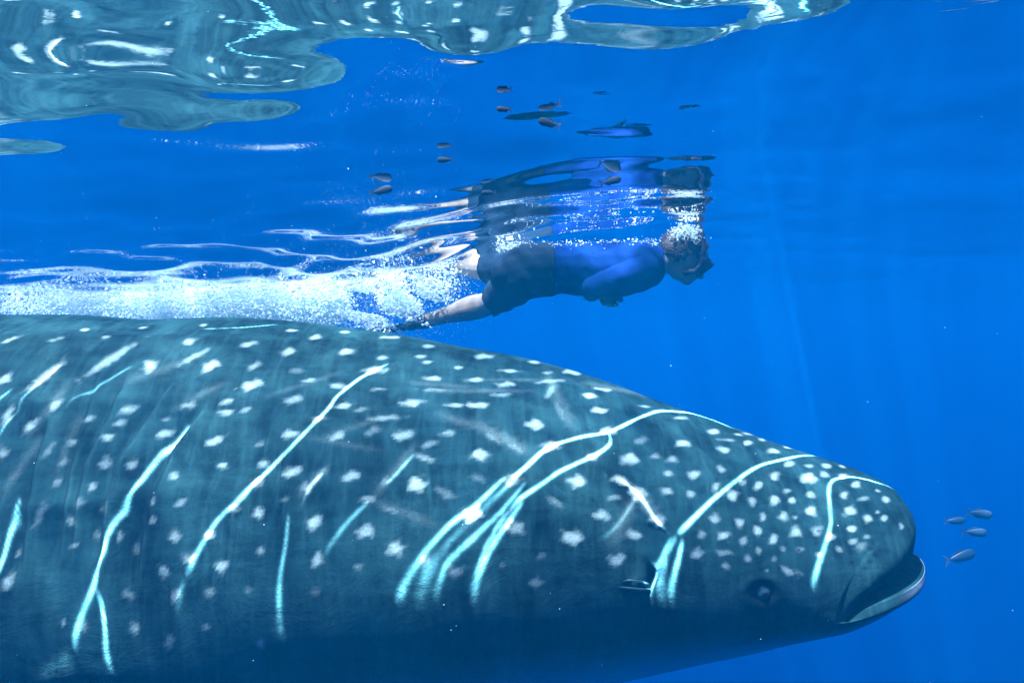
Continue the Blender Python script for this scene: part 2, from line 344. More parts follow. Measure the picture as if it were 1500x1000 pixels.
def shark_material():
    m, nt, out = mat_new('whale_shark_skin'); L = nt.links.new
    b = N(nt, 'BsdfPrincipled', Roughness=0.8); b.inputs['Specular IOR Level'].default_value = 0.05
    at = lambda n: N(nt, 'Attribute', _attribute_name=n)
    tc = N(nt, 'TexCoord')
    n1 = N(nt, 'TexNoise', Scale=7.0, Detail=7.0, Roughness=.68, Distortion=.5); L(tc.outputs['Object'], n1.inputs['Vector'])
    mp = N(nt, 'Mapping'); mp.inputs['Scale'].default_value = (22, 4, 4); L(tc.outputs['Object'], mp.inputs['Vector'])
    n2 = N(nt, 'TexNoise', Scale=1.2, Detail=5.0, Roughness=.65, Distortion=.6); L(mp.outputs[0], n2.inputs['Vector'])
    nf = N(nt, 'TexNoise', Scale=170.0, Detail=3.0, Roughness=.7); L(tc.outputs['Object'], nf.inputs['Vector'])
    base = N(nt, 'Mix', _data_type='RGBA'); base.inputs[6].default_value = (.0008, .0075, .0130, 1); base.inputs[7].default_value = (.0125, .058, .068, 1)
    nr_ = N(nt, 'MapRange'); nr_.inputs['From Min'].default_value = .38; nr_.inputs['From Max'].default_value = .60; L(n1.outputs['Fac'], nr_.inputs['Value'])
    mp4 = N(nt, 'Mapping'); mp4.inputs['Scale'].default_value = (2.5, 9, 14); L(tc.outputs['Object'], mp4.inputs['Vector'])
    n4 = N(nt, 'TexNoise', Scale=1.3, Detail=4.0, Roughness=.6, Distortion=.9); L(mp4.outputs[0], n4.inputs['Vector'])
    r4 = N(nt, 'MapRange'); r4.inputs['From Min'].default_value = .35; r4.inputs['From Max'].default_value = .7; L(n4.outputs['Fac'], r4.inputs['Value'])
    mm4 = N(nt, 'Mix', _data_type='FLOAT'); mm4.inputs[0].default_value = .5; L(nr_.outputs[0], mm4.inputs[2]); L(r4.outputs[0], mm4.inputs[3])
    L(mm4.outputs[0], base.inputs[0])
    r2 = N(nt, 'MapRange'); r2.inputs['From Min'].default_value = .42; r2.inputs['From Max'].default_value = .72; L(n2.outputs['Fac'], r2.inputs['Value'])
    st = N(nt, 'Mix', _data_type='RGBA'); st.inputs[7].default_value = (.023, .092, .102, 1); L(base.outputs[2], st.inputs[6])
    sc_ = N(nt, 'Math', _operation='MULTIPLY'); sc_.inputs[1].default_value = .55; L(r2.outputs[0], sc_.inputs[0]); L(sc_.outputs[0], st.inputs[0])
    be = N(nt, 'Mix', _data_type='RGBA'); be.inputs[7].default_value = (.26, .38, .46, 1); L(st.outputs[2], be.inputs[6]); L(at('belly').outputs['Fac'], be.inputs[0])
    # spots with a grainy, broken edge
    sn = N(nt, 'MapRange'); sn.inputs['From Min'].default_value = .3; sn.inputs['From Max'].default_value = .7
    sn.inputs['To Min'].default_value = -.38; sn.inputs['To Max'].default_value = .30; L(nf.outputs['Fac'], sn.inputs['Value'])
    sp = at('spot')
    sw = N(nt, 'Math', _operation='MULTIPLY'); L(sn.outputs[0], sw.inputs[0]); 
    sq = N(nt, 'Math', _operation='POWER'); sq.inputs[1].default_value = .9; L(sp.outputs['Fac'], sq.inputs[0]); L(sq.outputs[0], sw.inputs[1])
    ad = N(nt, 'Math', _operation='ADD', _use_clamp=True); L(sp.outputs['Fac'], ad.inputs[0]); L(sw.outputs[0], ad.inputs[1])
    ws = N(nt, 'Mix', _data_type='RGBA'); ws.inputs[7].default_value = (.30, .47, .47, 1); L(be.outputs[2], ws.inputs[6]); L(ad.outputs[0], ws.inputs[0])
    dk = N(nt, 'Mix', _data_type='RGBA'); dk.inputs[7].default_value = (.004, .010, .016, 1); L(ws.outputs[2], dk.inputs[6]); L(at('dark').outputs['Fac'], dk.inputs[0])
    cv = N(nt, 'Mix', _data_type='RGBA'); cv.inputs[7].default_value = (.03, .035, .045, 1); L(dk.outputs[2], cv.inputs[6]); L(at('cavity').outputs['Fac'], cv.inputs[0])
    L(cv.outputs[2], b.inputs['Base Color'])
    bq = N(nt, 'Bump', Strength=.35, Distance=.02); L(n1.outputs['Fac'], bq.inputs['Height'])
    bp = N(nt, 'Bump', Strength=.2, Distance=.004); L(nf.outputs['Fac'], bp.inputs['Height']); L(bq.outputs['Normal'], bp.inputs['Normal']); L(bp.outputs['Normal'], b.inputs['Normal'])
    L(b.outputs[0], out.inputs['Surface'])
    return m
M_shark = shark_material()
shark = empty('whale_shark', (SX - 4.4, SY, -1.36))
SH_OFF = np.array(shark.location)
body = mesh_np('body', Vs - SH_OFF, Fs, M_shark, shark)
for nme, arr in (('spot', spot), ('belly', belly), ('cavity', cav), ('dark', dark)):
    set_attr(body.data, nme, arr.ravel())
tag(shark, 'huge spotted whale shark with a broad blunt head and slightly open mouth', 'whale shark')
bvh = BVHTree.FromPolygons(Vs.tolist(), Fs.tolist())
def hit(px, py):
    d = Vector(((px - 750) / F_PX, 1, (500 - py) / F_PX)).normalized()
    loc, nrm, idx, dist = bvh.ray_cast(Vector((0, 0, 0)), d)
    return loc, nrm

# ------------------------------------------------------------------ light bands painted into the surface's transparency
# Light bands drawn on the shark, projected sunward onto a mask in the water.
CAUSTICS = [  # list of (px, py, width_px), strength
 ([(1075,628,2.5),(1045,615,3),(1025,606,6),(1000,603,5),(965,601,5),(935,612,5),(905,627,6),(890,634,10)], 1.0),
 ([(890,634,9),(850,640,4.5),(815,650,4.5),(795,660,5.5),(775,680,7),(760,693,12),(748,703,22)], 1.0),
 ([(752,705,26),(700,752,30),(660,788,38),(625,832,48),(604,884,56)], .20),
 ([(742,697,7),(700,738,5),(660,764,5),(625,800,6),(600,835,8),(577,877,8)], .55),
 ([(772,704,5),(735,750,3.5),(695,785,3.5),(655,818,4),(632,872,5)], .42),
 ([(890,634,6),(896,650,5),(880,662,5),(860,672,5),(820,690,4.5),(790,712,7),(765,728,10),(745,748,13)], .7),
 ([(765,728,9),(735,762,16),(712,800,14),(698,840,9),(688,880,6)], .45),
 ([(768,732,4),(745,765,4),(720,800,5),(702,835,5),(690,878,4)], .6),
 ([(1200,668,5),(1180,666,6),(1150,672,3.5),(1115,680,5),(1100,688,9),(1070,710,8),(1040,735,10),(1010,765,12),(990,785,16)], .75),
 ([(992,783,18),(978,808,22),(970,840,25),(962,884,28)], .45),
 ([(985,785,5),(965,830,5),(949,882,5)], .6), ([(1001,788,5),(991,830,5),(978,882,6)], .7),
 ([(1318,722,3),(1300,711,3),(1270,702,3),(1245,697,3.5),(1218,702,7),(1214,712,9),(1215,740,10),(1218,765,11),(1210,795,10),(1198,830,8),(1188,864,6)], .62),
 ([(575,530,4),(560,537,5),(530,552,4.5),(500,575,4.5),(480,600,4.5),(455,625,5),(420,660,5.5),(390,690,5.5),(350,725,4.5),(320,755,5.5),(300,785,7),(285,810,9),(272,832,7)], .60),
 ([(272,832,6),(262,860,4),(256,885,4)], .3),
 ([(285,615,3.5),(262,645,4),(240,665,4.5),(210,700,5),(190,728,6),(165,765,7),(150,800,7),(142,842,7),(125,880,5),(110,920,4.5),(106,942,4)], .75),
 ([(106,942,4),(80,965,4),(48,1000,4)], .42),
 ([(142,844,5),(152,880,6.5),(155,920,8),(154,968,8)], .75),([(154,968,5),(138,1004,4)], .6),([(155,968,5),(167,1004,4)], .6),
 ([(40,722,4),(22,770,4),(10,810,4),(-8,845,4)], .6),
 ([(425,745,9),(420,790,15),(412,830,16),(408,870,17),(405,912,9),(403,965,7)], .36),
 ([(545,726,9),(515,755,7),(490,785,6),(472,815,5)], .26), ([(610,660,5),(590,682,6),(566,708,8)], .22), ([(478,686,9),(455,710,9),(440,742,6)], .22),
 ([(905,700,10),(935,724,14),(962,764,10),(985,786,7)], .22), ([(935,724,10),(905,770,12),(870,800,14)], .10),
 ([(300,480,2),(365,478,2.5),(420,474,2)], .4),
 ([(205,530,9),(150,560,8),(100,590,7)], .18), ([(105,525,8),(60,560,8),(25,600,7),(0,640,7)], .18), ([(30,560,7),(0,590,7)], .3),
]
GX0, GX1, GY0, GY1, GS = -2.75, 1.55, 1.05, 2.65, 0.0055      # patch of the surface above the shark
gnx = int((GX1 - GX0) / GS) + 1; 
YROWS = np.concatenate([np.arange(1.05, 1.48, .0045), np.arange(1.48, 1.86, .0019), np.arange(1.86, 2.2, .0035), np.arange(2.2, 2.65, .006)])
gny = len(YROWS)
band_map = np.zeros((gny, gnx))
SV = np.array(SUN_VEC)
def lift(p):
    return Vector((p.x, p.y, p.z)) + SUN_VEC * ((WATER_Z - p.z) / SUN_VEC.z)
for pts, st in CAUSTICS:
    dense = []
    for (x0, y0, w0), (x1, y1, w1) in zip(pts[:-1], pts[1:]):
        n = max(2, int(math.hypot(x1 - x0, y1 - y0) / 1.5))
        for k in range(n):
            f = k / n; dense.append((x0 + (x1 - x0) * f, y0 + (y1 - y0) * f, w0 + (w1 - w0) * f, x1 - x0, y1 - y0))
    L_ = len(dense)
    da = np.array([d[:3] for d in dense])
    ker = np.ones(9) / 9                                       # round the corners
    for c in range(3):
        pad = np.concatenate([np.full(4, da[0, c]), da[:, c], np.full(4, da[-1, c])]); da[:, c] = np.convolve(pad, ker, 'valid')
    tg = np.gradient(da[:, :2], axis=0); tg /= np.linalg.norm(tg, axis=1, keepdims=True) + 1e-9
    rec = []
    for q in range(L_):
        x, y, w = da[q]; nx_, ny_ = -tg[q, 1], tg[q, 0]
        w *= 1 + .22 * math.sin(q * .09 + st * 20) + .12 * math.sin(q * .23 + 3 * st)
        h0, nr = hit(x, y)
        if h0 is None: continue
        cosl = max(.22, nr.dot(SUN_VEC))
        c0 = lift(h0)
        ha, _ = hit(x + nx_ * w / 2, y + ny_ * w / 2); hb, _ = hit(x - nx_ * w / 2, y - ny_ * w / 2)
        ht, _ = hit(x + tg[q, 0] * 3, y + tg[q, 1] * 3)
        hw = .010
        if (ha is not None or hb is not None) and ht is not None:
            tvec = lift(ht) - c0; tvec.z = 0
            if tvec.length > 1e-6:
                tvec.normalize(); pv = Vector((-tvec.y, tvec.x, 0))
                e = [abs((lift(hh) - c0).dot(pv)) for hh in (ha, hb) if hh is not None]
                hw = sum(e) / len(e)
        rec.append((c0.x, c0.y, min(hw, .0026 * w, .10), cosl))
    if len(rec) < 3: continue
    rec = np.array(rec); L_ = len(rec); kk = 9
    ker = np.hanning(2 * kk + 3)[1:-1]; ker /= ker.sum()
    for c in range(4):                                         # the strip is smooth, whatever it falls on
        lo = 2 * rec[0, c] - rec[kk:0:-1, c] if L_ > kk else np.full(kk, rec[0, c]); hi = 2 * rec[-1, c] - rec[-2:-kk - 2:-1, c] if L_ > kk else np.full(kk, rec[-1, c])
        if c > 1: lo = np.full(kk, rec[0, c]); hi = np.full(kk, rec[-1, c])
        rec[:, c] = np.convolve(np.concatenate([lo, rec[:, c], hi]), ker, 'valid')
    fine_t = np.linspace(0, L_ - 1, (L_ - 1) * 4 + 1)
    recf = np.stack([np.interp(fine_t, np.arange(L_), rec[:, c]) for c in range(4)], 1)
    for q, (cx0, cy0, hw, cosl) in enumerate(recf):
        hw = min(max(hw * .54, .0040), .14)
        amp = st * (.80 + .15 * math.sin(q * .0125 + 9 * st) + .10 * math.sin(q * .041 + 4 * st)) * min(1.0, .5 / cosl)
        amp *= min(1, (q + 1) / 60, (len(recf) - q) / 60) ** .7
        rad = hw * 2.0
        i0 = max(int((cx0 - rad - GX0) / GS), 0); i1 = min(int((cx0 + rad - GX0) / GS) + 2, gnx)
        j0 = int(np.searchsorted(YROWS, cy0 - rad)); j1 = int(np.searchsorted(YROWS, cy0 + rad))
        if i1 <= i0 or j1 <= j0: continue
        xx = GX0 + GS * np.arange(i0, i1); yy = YROWS[j0:j1]
        d = np.hypot(xx[None, :] - cx0, yy[:, None] - cy0) / hw
        val = amp * (.85 * np.exp(-(d / .62) ** 2) + .20 * np.exp(-(d / 1.15) ** 2))
        sub = band_map[j0:j1, i0:i1]
        np.maximum(sub, val, out=sub)

# ------------------------------------------------------------------ water surface
def graded(lo, hi, step, outer, growth=1.12, mid=None):
    core = list(np.arange(lo, hi + step / 2, step))
    s = step; a = core[-1]; upl = []
    while a < outer[1]: s *= growth; a += s; upl.append(a)
    s = step; a = core[0]; dn = []
    while a > outer[0]: s *= growth; a -= s; dn.append(a)
    return np.array(dn[::-1] + core + upl)
gxs = GX0 + GS * np.arange(gnx); 
xs_w = graded(GX0, GX0 + GS * (gnx - 1), GS, (-75, 75), 1.07)
ys_core = YROWS
far_y = []; a = ys_core[-1]; s = GS
while a < 5.2: s = min(s * 1.04, .022); a += s; far_y.append(a)
while a < 80: s *= 1.06; a += s; far_y.append(a)
near_y = []; a = ys_core[0]; s = .0045
while a > -30: s *= 1.09; a -= s; near_y.append(a)
ys_w = np.array(near_y[::-1] + list(ys_core) + far_y)
XX, YY = np.meshgrid(xs_w, ys_w)
def cell(arr): 
    d = np.gradient(arr); return np.abs(d)
cellsize = np.maximum(cell(xs_w)[None, :], cell(ys_w)[:, None])
WAVES = []
wr = np.random.default_rng(21)
for lam, amp, n in ((6.0, .030, 3), (2.6, .016, 5), (1.3, .0075, 8), (.75, .0058, 10), (.42, .0036, 12), (.24, .0012, 12)):
    for _ in range(n):
        l_ = lam * wr.uniform(.75, 1.3); an = wr.normal(1.35, .85)
        WAVES.append((2 * math.pi / l_, math.cos(an), math.sin(an), amp * wr.uniform(.5, 1.2) / math.sqrt(n) * 1.4, wr.uniform(0, 6.28), l_))
def base_height(X, Y, cs):
    left = 1 / (1 + np.exp((X + .30) / .30))
    # a trough behind the shark on the left, as the wake lines show
    drop = .245 * left * smoothstep(0.9, 3.9, Y) * (1 - .8 * smoothstep(5.2, 12, Y))
    H = WATER_Z - drop
    calm = .62 + .38 * left
    for k, cx, cy_, am, ph, l_ in WAVES:
        att = np.clip((l_ / np.maximum(cs, 1e-4) - 3) / 5, 0, 1)
        g = calm if l_ < 1.8 else .75
        H = H + am * g * att * np.sin(k * (cx * (X + .08 * np.sin(2.1 * Y + ph)) + cy_ * Y) + ph)
    # ripples shed by the swimmer and the kicked-up wake
    dW = np.hypot((X + .55) / 1.5, (Y - 3.7) / .9)
    H = H + .013 * np.exp(-dW ** 2) * (np.sin(13 * (Y - .16 * X) + 2.2 * np.sin(3.1 * X) + 1.2 * np.sin(7 * X + 3 * Y)) + .6 * np.sin(11 * X - 9 * Y + 1.5 * np.sin(5 * Y)) + .35 * np.sin(29 * Y + 8 * X))
    # single wavelets
    for bx, by, sx, sy, hgt in ((.34, 2.00, .40, .075, .0045), (.30, 2.18, .30, .06, -.003), (-.09, 1.37, .07, .05, -.006), (.27, 1.19, .08, .05, -.006)):
        H = H + hgt * np.exp(-((X - bx) / sx) ** 2 - ((Y - by) / sy) ** 2)
    return H
HH = base_height(XX, YY, cellsize)
Fw = np.zeros_like(XX)
ix0 = int(np.argmin(np.abs(xs_w - GX0))); iy0 = int(np.argmin(np.abs(ys_w - GY0)))
Fw[iy0:iy0 + gny, ix0:ix0 + gnx] = band_map ** 1.7           # weakens the fainter painted bands
near_mask = smoothstep(GX0 - .3, GX0 + .3, XX) * (1 - smoothstep(GX1 - .2, GX1 + .6, XX)) * smoothstep(GY0 - .3, GY0 + .1, YY) * (1 - smoothstep(GY1 - .1, GY1 + .25, YY))
nyw, nxw = XX.shape
a_, b_ = np.meshgrid(np.arange(nyw - 1), np.arange(nxw - 1), indexing='ij')
Fq = np.stack([a_ * nxw + b_, a_ * nxw + b_ + 1, (a_ + 1) * nxw + b_ + 1, (a_ + 1) * nxw + b_], axis=-1).reshape(-1, 4)

def water_material():
    m, nt, out = mat_new('water_surface'); L = nt.links.new
    tc = N(nt, 'TexCoord'); geo = N(nt, 'NewGeometry')
    fr = N(nt, 'Fresnel', IOR=1.333)
    n1 = N(nt, 'TexNoise', Scale=16.0, Detail=3.0, Roughness=.5, Distortion=.3)
    mp = N(nt, 'Mapping'); mp.inputs['Scale'].default_value = (.55, 1.25, 1); L(tc.outputs['Object'], mp.inputs['Vector']); L(mp.outputs[0], n1.inputs['Vector'])
    bp = N(nt, 'Bump', Strength=.02, Distance=.01); L(n1.outputs['Fac'], bp.inputs['Height'])
    L(bp.outputs['Normal'], fr.inputs['Normal'])
    gl = N(nt, 'BsdfGlossy', Roughness=.015); gl.inputs['Color'].default_value = (.97, .98, 1, 1); L(bp.outputs['Normal'], gl.inputs['Normal'])
    # light bands and veins painted into the transparency, standing in for real caustics
    fo = N(nt, 'Attribute', _attribute_name='light_band_mask'); ca_ = N(nt, 'Attribute', _attribute_name='calm')
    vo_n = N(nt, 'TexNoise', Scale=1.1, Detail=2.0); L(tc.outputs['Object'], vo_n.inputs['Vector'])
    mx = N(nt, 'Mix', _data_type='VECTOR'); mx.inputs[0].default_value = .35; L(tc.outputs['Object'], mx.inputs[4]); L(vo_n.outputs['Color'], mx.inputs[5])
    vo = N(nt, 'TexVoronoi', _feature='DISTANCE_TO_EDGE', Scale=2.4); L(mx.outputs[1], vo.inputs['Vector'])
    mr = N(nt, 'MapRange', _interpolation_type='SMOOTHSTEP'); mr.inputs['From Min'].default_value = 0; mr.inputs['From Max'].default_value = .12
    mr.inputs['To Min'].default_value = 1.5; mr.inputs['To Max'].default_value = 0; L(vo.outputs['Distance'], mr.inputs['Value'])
    inv = N(nt, 'MapRange'); inv.inputs['To Min'].default_value = 1.0; inv.inputs['To Max'].default_value = .38; L(ca_.outputs['Fac'], inv.inputs['Value'])  # painted veins are weakened above the shark
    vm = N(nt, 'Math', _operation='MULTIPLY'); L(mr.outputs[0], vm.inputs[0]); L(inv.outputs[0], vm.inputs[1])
    # gentle uneven light painted into the transparency everywhere
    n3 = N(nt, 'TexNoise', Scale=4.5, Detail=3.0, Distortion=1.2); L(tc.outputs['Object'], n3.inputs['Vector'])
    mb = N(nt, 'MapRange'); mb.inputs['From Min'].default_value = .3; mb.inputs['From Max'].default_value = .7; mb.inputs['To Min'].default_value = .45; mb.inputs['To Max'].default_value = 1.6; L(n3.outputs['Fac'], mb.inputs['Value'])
    fm = N(nt, 'Math', _operation='MULTIPLY_ADD'); fm.inputs[1].default_value = BAND_GAIN; L(fo.outputs['Fac'], fm.inputs[0]); L(mb.outputs[0], fm.inputs[2])
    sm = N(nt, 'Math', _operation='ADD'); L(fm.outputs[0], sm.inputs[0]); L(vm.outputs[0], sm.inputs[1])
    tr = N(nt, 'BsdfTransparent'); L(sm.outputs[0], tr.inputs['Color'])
    mix = N(nt, 'MixShader'); L(fr.outputs[0], mix.inputs[0]); L(tr.outputs[0], mix.inputs[1]); L(gl.outputs[0], mix.inputs[2])
    L(mix.outputs[0], out.inputs['Surface'])
    return m
BAND_GAIN = 240.0  # lifts the painted bands far above full transmission
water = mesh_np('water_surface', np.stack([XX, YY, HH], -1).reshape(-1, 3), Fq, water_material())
set_attr(water.data, 'light_band_mask', Fw.ravel()); set_attr(water.data, 'calm', near_mask.ravel())
tag(water, 'rippled underside of the sea surface with mirror reflections', 'water', kind='structure')

# ------------------------------------------------------------------ blue water all round
def box_obj(name, lo, hi, mat):
    v = [(x, y, z) for z in (lo[2], hi[2]) for y in (lo[1], hi[1]) for x in (lo[0], hi[0])]
    f = [(0, 2, 3, 1), (4, 5, 7, 6), (0, 1, 5, 4), (1, 3, 7, 5), (3, 2, 6, 7), (2, 0, 4, 6)]
    return mesh_np(name, np.array(v), f, mat, smooth=False)
m, nt, out = mat_new('sea_water_haze')
pv = N(nt, 'VolumePrincipled', Density=HAZE_DENSITY, Anisotropy=0.0)
pv.inputs['Color'].default_value = HAZE_COLOR + (1,); pv.inputs['Absorption Color'].default_value = HAZE_ABSORB + (1,)
nt.links.new(pv.outputs[0], out.inputs['Volume'])
haze = box_obj('haze', (-95, -50, -60), (95, 100, 1.15), m)
tag(haze, 'clear deep blue sea water fading into the distance', 'water', kind='stuff')

# ------------------------------------------------------------------ body building by union of tapered tubes
def tube_pts(points, radii, lat=Vector((0, 1, 0)), k=16, caps=3):
    """rings along points; radii list of (r_other, r_lat); lat = lateral axis hint"""
    pts = [Vector(p) for p in points]; rings = []
    n = len(pts)
    for i in range(n):
        t = (pts[min(i + 1, n - 1)] - pts[max(i - 1, 0)]).normalized()
        l = (lat - t * lat.dot(t)); 
        if l.length < 1e-4: l = t.orthogonal()
        l.normalize(); o = t.cross(l)
        rings.append((pts[i], t, l, o, radii[i]))
    out = []
    def mk(c, l, o, ra, rb):
        return [c + l * (rb * math.cos(2 * math.pi * j / k)) + o * (ra * math.sin(2 * math.pi * j / k)) for j in range(k)]
    p, t, l, o, r = rings[0]; r0 = min(r)
    for q in range(caps, 0, -1):
        an = q / (caps + 1) * math.pi / 2 ; out.append(mk(p - t * (r0 * math.sin(an)), l, o, r[0] * math.cos(an), r[1] * math.cos(an)))
    for p, t, l, o, r in rings: out.append(mk(p, l, o, r[0], r[1]))
    p, t, l, o, r = rings[-1]; r0 = min(r)
    for q in range(1, caps + 1):
        an = q / (caps + 1) * math.pi / 2; out.append(mk(p + t * (r0 * math.sin(an)), l, o, r[0] * math.cos(an), r[1] * math.cos(an)))
    arr = np.array([[tuple(v) for v in rg] for rg in out])
    return loft(arr)

def smooth_path(points, radii, n=6):
    P_ = np.array([tuple(p) for p in points]); R_ = np.array([(r, r) if not isinstance(r, tuple) else r for r in radii], float)
    x = np.arange(len(P_)); xs = np.linspace(0, len(P_) - 1, (len(P_) - 1) * n + 1)
    return [Vector(v) for v in spline(P_, x, xs)], [tuple(r) for r in np.maximum(spline(R_, x, xs), .002)]

class Union:
    def __init__(self): self.v = []; self.f = []
    def add(self, vf):
        v, f = vf; o = len(self.v)
        self.v += [tuple(p) for p in v]; self.f += [tuple(i + o for i in q) for q in f]
    def tube(self, pts, rad, lat=Vector((0, 1, 0)), n=6, k=16):
        p, r = smooth_path(pts, rad, n); self.add(tube_pts(p, r, lat, k))
    def ball(self, c, rx, ry, rz, rot=None):
        bm = bmesh.new(); bmesh.ops.create_uvsphere(bm, u_segments=20, v_segments=14, radius=1)
        mt = Matrix.Translation(c) @ (rot.to_4x4() if rot else Matrix()) @ Matrix.Diagonal((rx, ry, rz, 1))
        bmesh.ops.transform(bm, matrix=mt, verts=bm.verts); bm.verts.ensure_lookup_table()
        self.add(([tuple(v.co) for v in bm.verts], [tuple(v.index for v in f.verts) for f in bm.faces])); bm.free()
    def remesh(self, name, voxel, smooth_it=6):
        me = bpy.data.meshes.new(name + '_src'); me.from_pydata(self.v, [], self.f); me.update()
        o = bpy.data.objects.new(name + '_src', me); col.objects.link(o)
        md = o.modifiers.new('r', 'REMESH'); md.mode = 'VOXEL'; md.voxel_size = voxel
        sm = o.modifiers.new('s', 'SMOOTH'); sm.iterations = smooth_it; sm.factor = .5
        dg = bpy.context.evaluated_depsgraph_get(); ev = o.evaluated_get(dg)
        res = bpy.data.meshes.new_from_object(ev); res.name = name
        bpy.data.objects.remove(o); bpy.data.meshes.remove(me)
        res.polygons.foreach_set('use_smooth', np.ones(len(res.polygons), dtype=bool))
        return res
def obj_from(me, name, mat, parent=None):
    o = bpy.data.objects.new(name, me); col.objects.link(o); me.materials.clear(); me.materials.append(mat)
    if parent: o.parent = parent
    return o

# --- shark: eyes, fins (the fins are outside the photo, kept for other viewpoints)
M_eye = plain('shark_eye', (.02, .06, .08), .25, .4, 60, spec=.5)
M_pupil = plain('shark_pupil', (.004, .005, .008), .12, .2, 60, spec=.5)
M_fold = plain('spiracle_fold', (.010, .045, .060), .55, .3, 60)
def eyeball(side):
    h, n = hit(*EYE)
    c = h.copy(); nn = n.copy()
    if nn.y > 0: nn = -nn
    nn = (nn + Vector((0, 0, -.1))).normalized()
    if side < 0: c.y = 2 * SY - c.y; nn.y = -nn.y
    bm = bmesh.new(); bmesh.ops.create_uvsphere(bm, u_segments=28, v_segments=18, radius=.0265)
    me = bpy.data.meshes.new('eye'); bm.to_mesh(me); bm.free()
    me.polygons.foreach_set('use_smooth', np.ones(len(me.polygons), dtype=bool))
    e = obj_from(me, 'eye', M_eye, shark); e.location = c - nn * .0125 - Vector(SH_OFF)
    bm = bmesh.new(); bmesh.ops.create_uvsphere(bm, u_segments=20, v_segments=12, radius=.0105)
    bmesh.ops.scale(bm, vec=(1.15, .8, .45), verts=bm.verts)
    me = bpy.data.meshes.new('pupil'); bm.to_mesh(me); bm.free()
    me.polygons.foreach_set('use_smooth', np.ones(len(me.polygons), dtype=bool))
    p = obj_from(me, 'pupil', M_pupil, e); p.location = nn * .0243 + Vector((0, 0, -.0015)); p.rotation_euler = nn.to_track_quat('Z', 'X').to_euler()
for sd in (1, -1): eyeball(sd)
# spiracle folds: thin skin flaps trailing back from the opening
def flap(pts, widths, name='spiracle_fold', lift_=.007, mirror=1):
    v = []; f = []
    n = len(pts)
    for i, ((x, y), w) in enumerate(zip(pts, widths)):
        for s in (-1, 1):
            h, nr = hit(x, y + s * w)
            if h is None: h = P(x, y, 2.0); nr = Vector((0, -1, 0))
            if nr.y > 0: nr = -nr
            q = h + nr * (lift_ * (1 - .5 * i / n) * (1.0 if s < 0 else .35)); v.append(q)
    for i, ((x, y), w) in enumerate(zip(pts, widths)):
        v.append((v[2 * i] + v[2 * i + 1]) / 2 + Vector((0, .02, 0)))
    for i in range(n - 1):
        f += [(2 * i, 2 * i + 1, 2 * i + 3, 2 * i + 2), (2 * i + 1, 2 * n + i, 2 * n + i + 1, 2 * i + 3), (2 * n + i, 2 * i, 2 * i + 2, 2 * n + i + 1)]
    f += [(0, 2 * n, 1), (2 * n - 2, 2 * n - 1, 3 * n - 1)]
    v = np.array([tuple(q) for q in v])
    if mirror < 0: v[:, 1] = 2 * SY - v[:, 1]
    o = mesh_np(name, v - SH_OFF, f, M_fold, shark)
for mr_ in (1, -1):
    flap([(952, 858), (938, 853), (922, 850), (912, 851)], [3, 4, 3, 1], mirror=mr_)
    flap([(952, 864), (936, 863), (920, 861), (908, 859)], [2, 4, 3, 1], mirror=mr_)
def fin(name, outline, thick, mat, parent, frame):
    """outline: list of (u, v); u chordwise, v spanwise; frame: origin, U, V, Nrm"""
    o, U, Vv, Nm = [Vector(q) for q in frame]
    n = len(outline); cen = Vector((sum(p[0] for p in outline) / n, sum(p[1] for p in outline) / n))
    v = []; f = []
    lv = [(1.0, 0.0), (.8, .55), (.45, .9), (0.0, 1.0)]
    vm_ = max(p[1] for p in outline)
    for sgn in (1, -1):
        for sc_, t in lv:
            for (u, w) in outline:
                uu = cen.x + (u - cen.x) * sc_; ww = cen.y + (w - cen.y) * sc_
                v.append(o + U * uu + Vv * ww + Nm * (sgn * thick * t * (1.15 - ww / vm_ * .8)))
    for s in range(2):
        off = s * len(lv) * n
        for k in range(len(lv) - 1):
            for j in range(n):
                j2 = (j + 1) % n; q = (off + k * n + j, off + k * n + j2, off + (k + 1) * n + j2, off + (k + 1) * n + j)
                f.append(q if s == 0 else q[::-1])
    return mesh_np(name, np.array([tuple(p) for p in v]) - SH_OFF, f, mat, parent)
M_fin = plain('shark_fin_skin', (.03, .075, .09), .55, .5, 7, bump=.1)
def arc_outline(pts, n=8):
    p = np.array(pts + [pts[0]], float); x = np.arange(len(p)); return [tuple(q) for q in spline(p, x, np.linspace(0, len(p) - 1, (len(p) - 1) * n + 1)[:-1])]
for s in (-1, 1):
    fin('pectoral_fin', arc_outline([(0, -.1), (-.30, .55), (-.75, 1.15), (-1.0, 1.35), (-.95, 1.05), (-.85, .55), (-.80, -.1)]), .055, M_fin, shark,
        ((SX - 2.75, SY - s * .56, -1.08), (1, 0, 0), (0, -s * .80, -.60), (0, -s * .6, .8)))
fin('dorsal_fin', arc_outline([(0, -.12), (-.35, .35), (-.65, .62), (-.82, .66), (-.78, .38), (-.88, -.12)]), .05, M_fin, shark, ((SX - 5.0, SY, .08), (1, 0, 0), (0, 0, 1), (0, 1, 0)))
fin('dorsal_fin', arc_outline([(0, -.08), (-.18, .16), (-.34, .26), (-.36, .1), (-.42, -.08)]), .03, M_fin, shark, ((SX - 6.9, SY, -.02), (1, 0, 0), (0, 0, 1), (0, 1, 0)))
fin('tail_fin', arc_outline([(.25, -.05), (-.35, .50), (-1.0, 1.05), (-1.25, 1.15), (-1.0, .65), (-.62, .12), (-.70, -.30), (-.95, -.70), (-.80, -.72), (-.30, -.30)]), .045, M_fin, shark,
    ((SX - 8.55, SY, -.35), (1, 0, 0), (0, 0, 1), (0, 1, 0)))

